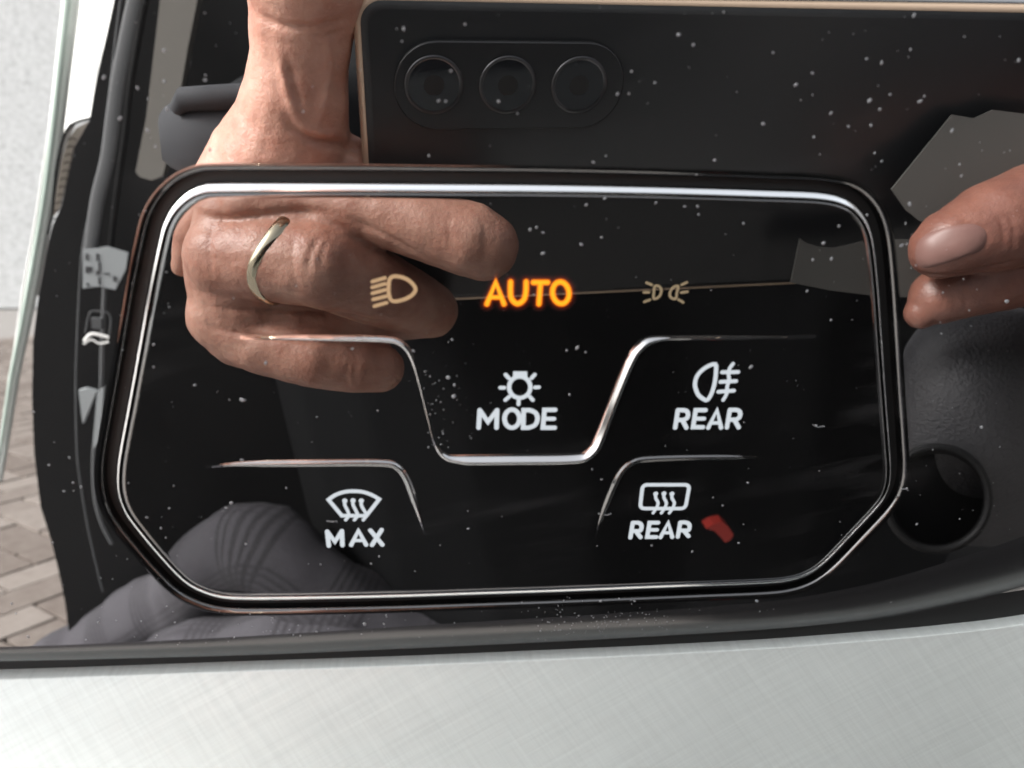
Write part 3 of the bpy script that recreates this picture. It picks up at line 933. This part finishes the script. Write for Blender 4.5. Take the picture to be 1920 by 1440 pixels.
# ------------------------------------------------------------------ things of the car, seen mirrored
# steering column cowl with its round stalk socket
car = bpy.data.objects.new('car', None); COL.objects.link(car); car['org'] = [0, 0, 0]
tag(car, 'dark car interior with open white door, black pillar and seat, mirrored in the trim', 'car')


def part(name, origin):
    o = bpy.data.objects.new(name, None); COL.objects.link(o); o.parent = car
    o.matrix_world = RW(origin); o['org'] = list(origin); return o


cowl = part('column_cowl', rf(1850, 800, 130))
rows = []
for i in range(25):
    a = -pi / 2 + pi * i / 24; row = []
    for k in range(40):
        b = 2 * pi * k / 40
        cb, sb = cos(b), sin(b)
        ex = abs(cb) ** .7 * (1 if cb > 0 else -1); ey = abs(sb) ** .7 * (1 if sb > 0 else -1)
        row.append(rf(1860 + 185 * cos(a) * ex, 800 + 225 * cos(a) * ey, 150 + 30 * sin(a)))
    rows.append(row)
g = Geo(); g.grid(rows, True); g.obj('cowl_shell', M_leather, cowl)
stalk = part('control_stalk', rf(1758, 935, 115))
def sc(r, h, n=40): return [rf(1758 + r * cos(2 * pi * k / n), 935 + r * sin(2 * pi * k / n), h) for k in range(n)]
g = Geo(); g.grid([sc(104, 150), sc(104, 112), sc(100, 108), sc(93, 108), sc(88, 112), sc(84, 128)], True); g.obj('stalk_rim', M_rubber, stalk)
g = Geo(); g.cap(sc(86, 126)); g.obj('stalk_end', M_rubber, stalk)
seat = part('seat', Z(400, -400, 900))
g = Geo(); rows = []
for i in range(9):
    t = i / 8
    rows.append([Z(-250 + 2300 * k / 14, 520 - 1500 * t, 900 + 60 * sin(k * 1.1) + 40 * cos(t * 5)) for k in range(15)])
g.grid(rows); g.grid([[p + Vector((0, 0, 90)) for p in r] for r in rows]); g.obj('seat_back', M_seat, seat)
g = Geo()
for r_, z_ in ((1, 0),): pass
fw = part('added_floor', (500, -650, 100))  # unseen dark floor sheet added to keep bright ground out of the lip
g = Geo(); prism(g, [(190, -420, -80), (1500, -420, -80), (1500, -620, 1300), (190, -620, 1300)], (0, -1, 0), 25); g.obj('floor_blocker', M_seat, fw, smooth=False)
hood = part('added_hood', (150, 20, 60))  # unseen dark hood added to darken rim reflections and block light from the right
rows = []
for i in range(13):
    a = pi * i / 12
    rows.append([(168 + 14 * (1 - sin(a)) + 260 * k / 6, 20 + 120 * cos(a), -5 + 100 * sin(a) ** .7) for k in range(7)])
g = Geo(); g.grid(rows); g.cap([r[0] for r in rows]); g.cap([r[-1] for r in rows]); g.obj('hood_blocker', M_leather, hood)
# red belt buckle button
g = Geo(); prism(g, [rf(x, y, 260) for x, y in [(1324, 991), (1338, 983), (1355, 979), (1366, 988), (1376, 1003), (1370, 1012), (1360, 1018), (1352, 1008), (1340, 996)]], (0, 0, 1), 8)
rb = g.obj('buckle_button', M_red, None, rf(1350, 1000, 262), smooth=False); tag(rb, 'small red belt buckle button, mirrored in the touch panel', 'button')

# door opening at the left: rubber seal and pillar, belt, frame
T = 430.0
def poly(name, pts, m, parent, h=T, th=14, smooth=False, tilt=0):
    g = Geo(); prism(g, [rf(x, y, h + tilt * (170 - x)) for x, y in pts], (0, 0, 1), th); return g.obj(name, m, parent, smooth=smooth)
pil = part('door_pillar', rf(200, 600, T))
edge = [(217, -60), (214, 0), (201, 60), (186, 125), (175, 180), (168, 226), (140, 275), (126, 340), (116, 385), (98, 425), (86, 480), (72, 560), (62, 640), (60, 740), (64, 850), (76, 950), (95, 1010), (110, 1070), (122, 1130), (131, 1200), (136, 1300), (150, 1500)]
body = edge + [(420, 1500), (600, 1000), (620, 300), (560, -60)]
poly('pillar_body', body, M_rubber, pil, T, 30)
def strip(pts, w, m, name, h, par, sq=.35):
    path = catmull([rf(x, y, h) for x, y in pts], 50)
    rad = [wv * pxmm(200, 600, h) / 2 for wv in ([w] * 50 if not isinstance(w, list) else [w[0] + (w[1] - w[0]) * i / 49 for i in range(50)])]
    return tubepath(path, rad, 12, sq).obj(name, m, par)
strip([(262, -40), (240, 60), (222, 150), (212, 220), (201, 300), (182, 380), (170, 470)], 26, M_belt, 'belt_webbing', T - 14, pil, .25)
strip([(281, -40), (262, 60), (245, 160), (235, 250), (222, 340), (212, 420), (205, 500)], 11, M_rubber, 'seal_bead', T - 10, pil)
strip([(232, -40), (218, 60), (208, 150), (200, 240), (187, 320), (165, 410), (153, 480), (146, 600), (142, 720), (144, 840), (150, 900), (165, 990), (185, 1080), (193, 1110)], 3.5, M_belt, 'seal_bead', T - 8, pil)
strip([(196, 540), (192, 640), (188, 760), (176, 850), (178, 930), (190, 980), (210, 1020)], 9, M_belt, 'seal_bead', T - 9, pil)
poly('pillar_cover', [(306, -60), (300, 0), (287, 110), (274, 220), (254, 322), (262, 332), (285, 338), (305, 330), (318, 280), (335, 190), (352, 90), (372, -10), (378, -60)], M_beige, pil, T - 24, 10)
lab = poly('pillar_label', [(155, 468), (180, 466), (200, 462), (240, 474), (236, 505), (216, 543), (186, 537), (155, 541)], M_label_glint, pil, T - 26, 1)
for x, y, w, hgt in ((160, 476, 5, 12), (160, 500, 6, 12), (167, 500, 5, 10), (180, 476, 5, 14), (184, 492, 4, 22), (180, 508, 5, 8), (184, 520, 4, 14), (162, 531, 4, 6), (195, 512, 10, 3), (212, 518, 6, 10)):
    poly('label_print', [(x, y), (x + w, y), (x + w, y + hgt), (x, y + hgt)], M_ink, pil, T - 26.4, .3)
strip([(158, 640), (170, 627), (186, 628), (204, 633)], 7, M_whitep, 'belt_guide_edge', T - 22, pil)
strip([(157, 645), (172, 637), (186, 644), (204, 641)], 4, M_whitep, 'belt_guide_edge', T - 22, pil)
strip([(160, 625), (167, 590), (178, 583), (206, 591), (205, 630)], 3, M_belt, 'belt_guide', T - 22, pil)
poly('belt_guide', [(170, 597), (190, 598), (190, 618), (172, 616)], M_belt, pil, T - 20, 3)
poly('sky_reflection_plate', [(147, 733), (160, 729), (180, 735), (170, 760), (155, 795)], M_label_glint, pil, T - 22, 4)  # pale plates painted as sky reflected in the seat side plastic
poly('sky_reflection_plate', [(182, 736), (195, 726), (191, 780), (184, 830), (175, 842), (174, 828)], M_label_glint, pil, T - 22, 4)
door = part('door', rf(110, 200, 520))
poly('door_frame', [(150, -60), (230, -60), (216, 0), (190, 130), (178, 180), (168, 222), (130, 232), (108, 285), (96, 360), (84, 430), (72, 500), (62, 560), (56, 560), (70, 430), (88, 300), (104, 200), (125, 60), (132, 0)], M_whitep, door, 520, 12, tilt=.8)
strip([(134, -60), (124, 30), (112, 130), (98, 250), (84, 360), (66, 470), (44, 590), (22, 700), (8, 790), (-10, 900)], [12, 8], M_dglass, 'glass_edge', 500, door, .5)
strip([(140, -60), (130, 30), (118, 130), (104, 250), (90, 360), (72, 470), (50, 590), (28, 700), (14, 790), (-4, 900)], [30, 18], M_bead, 'frame_bead', 508, door, .4)
strip([(118, 60), (100, 190), (84, 300), (66, 420), (44, 540), (30, 640), (16, 740), (4, 830)], 5, M_whitep, 'frame_bead', 505, door, .6)
poly('mirror_glass', [(166, 228), (142, 240), (128, 262), (116, 300), (108, 345), (100, 405), (112, 390), (124, 340), (138, 278), (166, 240)], M_mirror, door, 512, 2)  # reflected paving painted as plain beige on the mirror glass
for y in range(262, 420, 15):
    x0 = 128 - (y - 262) * .20; strip([(x0, y), (x0 + 8, y - 3), (x0 + 16, y + 1)], 2.2, M_joint, 'mirrored_joint', 509, door)  # dark ribs painted as the joints of the reflected paving
strip([(170, 222), (142, 230), (124, 246), (112, 285), (104, 330), (98, 400), (90, 440)], 5, M_rubber, 'mirror_rim', 500, door, .6)

# ------------------------------------------------------------------ outside: paving, a pale house wall
GZ = -0.95
def ground_hit(px, py):
    d = ray(px, py); p = CAM + d * (-CAM.z / d.z); e = R3 @ Vector((d.x, d.y, -d.z)); p = W(p)
    return p + e * ((GZ - p.z) / e.z)
def wmesh(name, verts, faces, m, parent=None):
    me = bpy.data.meshes.new(name); me.from_pydata(verts, [], faces); me.materials.append(m); me.update()
    o = bpy.data.objects.new(name, me); COL.objects.link(o)
    if parent: o.parent = parent
    return o
gnd = wmesh('ground', [(-60, -60, GZ - .02), (60, -60, GZ - .02), (60, 60, GZ - .02), (-60, 60, GZ - .02)], [(0, 1, 2, 3)], M_ground); tag(gnd, kind='structure')
pv = bpy.data.objects.new('paving', None); COL.objects.link(pv); pv.location = (0, 0, GZ); pv['kind'] = 'structure'
near, far_ = ground_hit(60, 1260), ground_hit(30, 640)
near.z = far_.z = 0; ln = (far_ - near).length; dv = (far_ - near).normalized(); sv = Vector((-dv.y, dv.x, 0))
bed = wmesh('joint_bed', [(near + dv * a + sv * b) for a, b in ((-.3, -.3), (ln, -.55), (ln, .55), (-.3, .3))], [(0, 1, 2, 3)], M_joint, pv)
bed.location.z = -.012
pm = bpy.data.meshes.new('brick')
bm = bmesh.new(); bmesh.ops.create_cube(bm, size=1)
for v in bm.verts:
    v.co.x *= .244; v.co.y *= .119; v.co.z *= .06
    if v.co.z > 0: v.co.x *= .98; v.co.y *= .965
bm.to_mesh(pm); bm.free(); pm.materials.append(M_paver)
ga = W((0, 0, 0)).xy.to_3d()
near, far_ = ground_hit(60, 1260), ground_hit(30, 640)
near.z = far_.z = 0; ln = (far_ - near).length; dv = (far_ - near).normalized(); sv = Vector((-dv.y, dv.x, 0))
ang = radians(39); ca, sa = cos(ang), sin(ang)
picks = []
for x in range(-140, 140):
    for y in range(-140, 140):
        k = (x - y) % 4
        if k == 0: cx, cy, rot = x + 1.0, y + .5, 0
        elif k == 2: cx, cy, rot = x + .5, y + 0.0, pi / 2
        else: continue
        wx, wy = (cx * ca - cy * sa) * .125, (cx * sa + cy * ca) * .125
        q = Vector((near.x + wx, near.y + wy, 0)) - near
        a, b = q.dot(dv), q.dot(sv)
        if -.35 < a < ln and abs(b) < .30 + .04 * a: picks.append((a, wx + near.x, wy + near.y, rot))
picks.sort()
rnd = random.Random(3)
for a, wx, wy, rot in picks[:300]:
    b = bpy.data.objects.new('brick', pm); COL.objects.link(b); b.parent = pv
    b.location = (wx, wy, .03 - .02 + rnd.uniform(-.002, .002)); b.rotation_euler = (rnd.uniform(-.006, .006), rnd.uniform(-.006, .006), ang + rot + rnd.uniform(-.012, .012))
wl = thing('house_wall', 'pale grey roughcast house wall across the paving, mirrored at the far left', 'wall', (0, 0, 0))
wl.matrix_world = Matrix.Translation((-6, -10.5, GZ))
wm = bpy.data.meshes.new('wall_face'); bm = bmesh.new(); bmesh.ops.create_cube(bm, size=1)
for v in bm.verts: v.co = Vector((v.co.x * 9, v.co.y * .3, (v.co.z + .5) * 5.5))
bm.to_mesh(wm); bm.free(); wm.materials.append(M_wall)
wo_ = bpy.data.objects.new('wall_face', wm); COL.objects.link(wo_); wo_.parent = wl; wo_.rotation_euler = (0, 0, radians(-4))
print('OBJECTS', len(bpy.data.objects), 'bricks', len(picks))
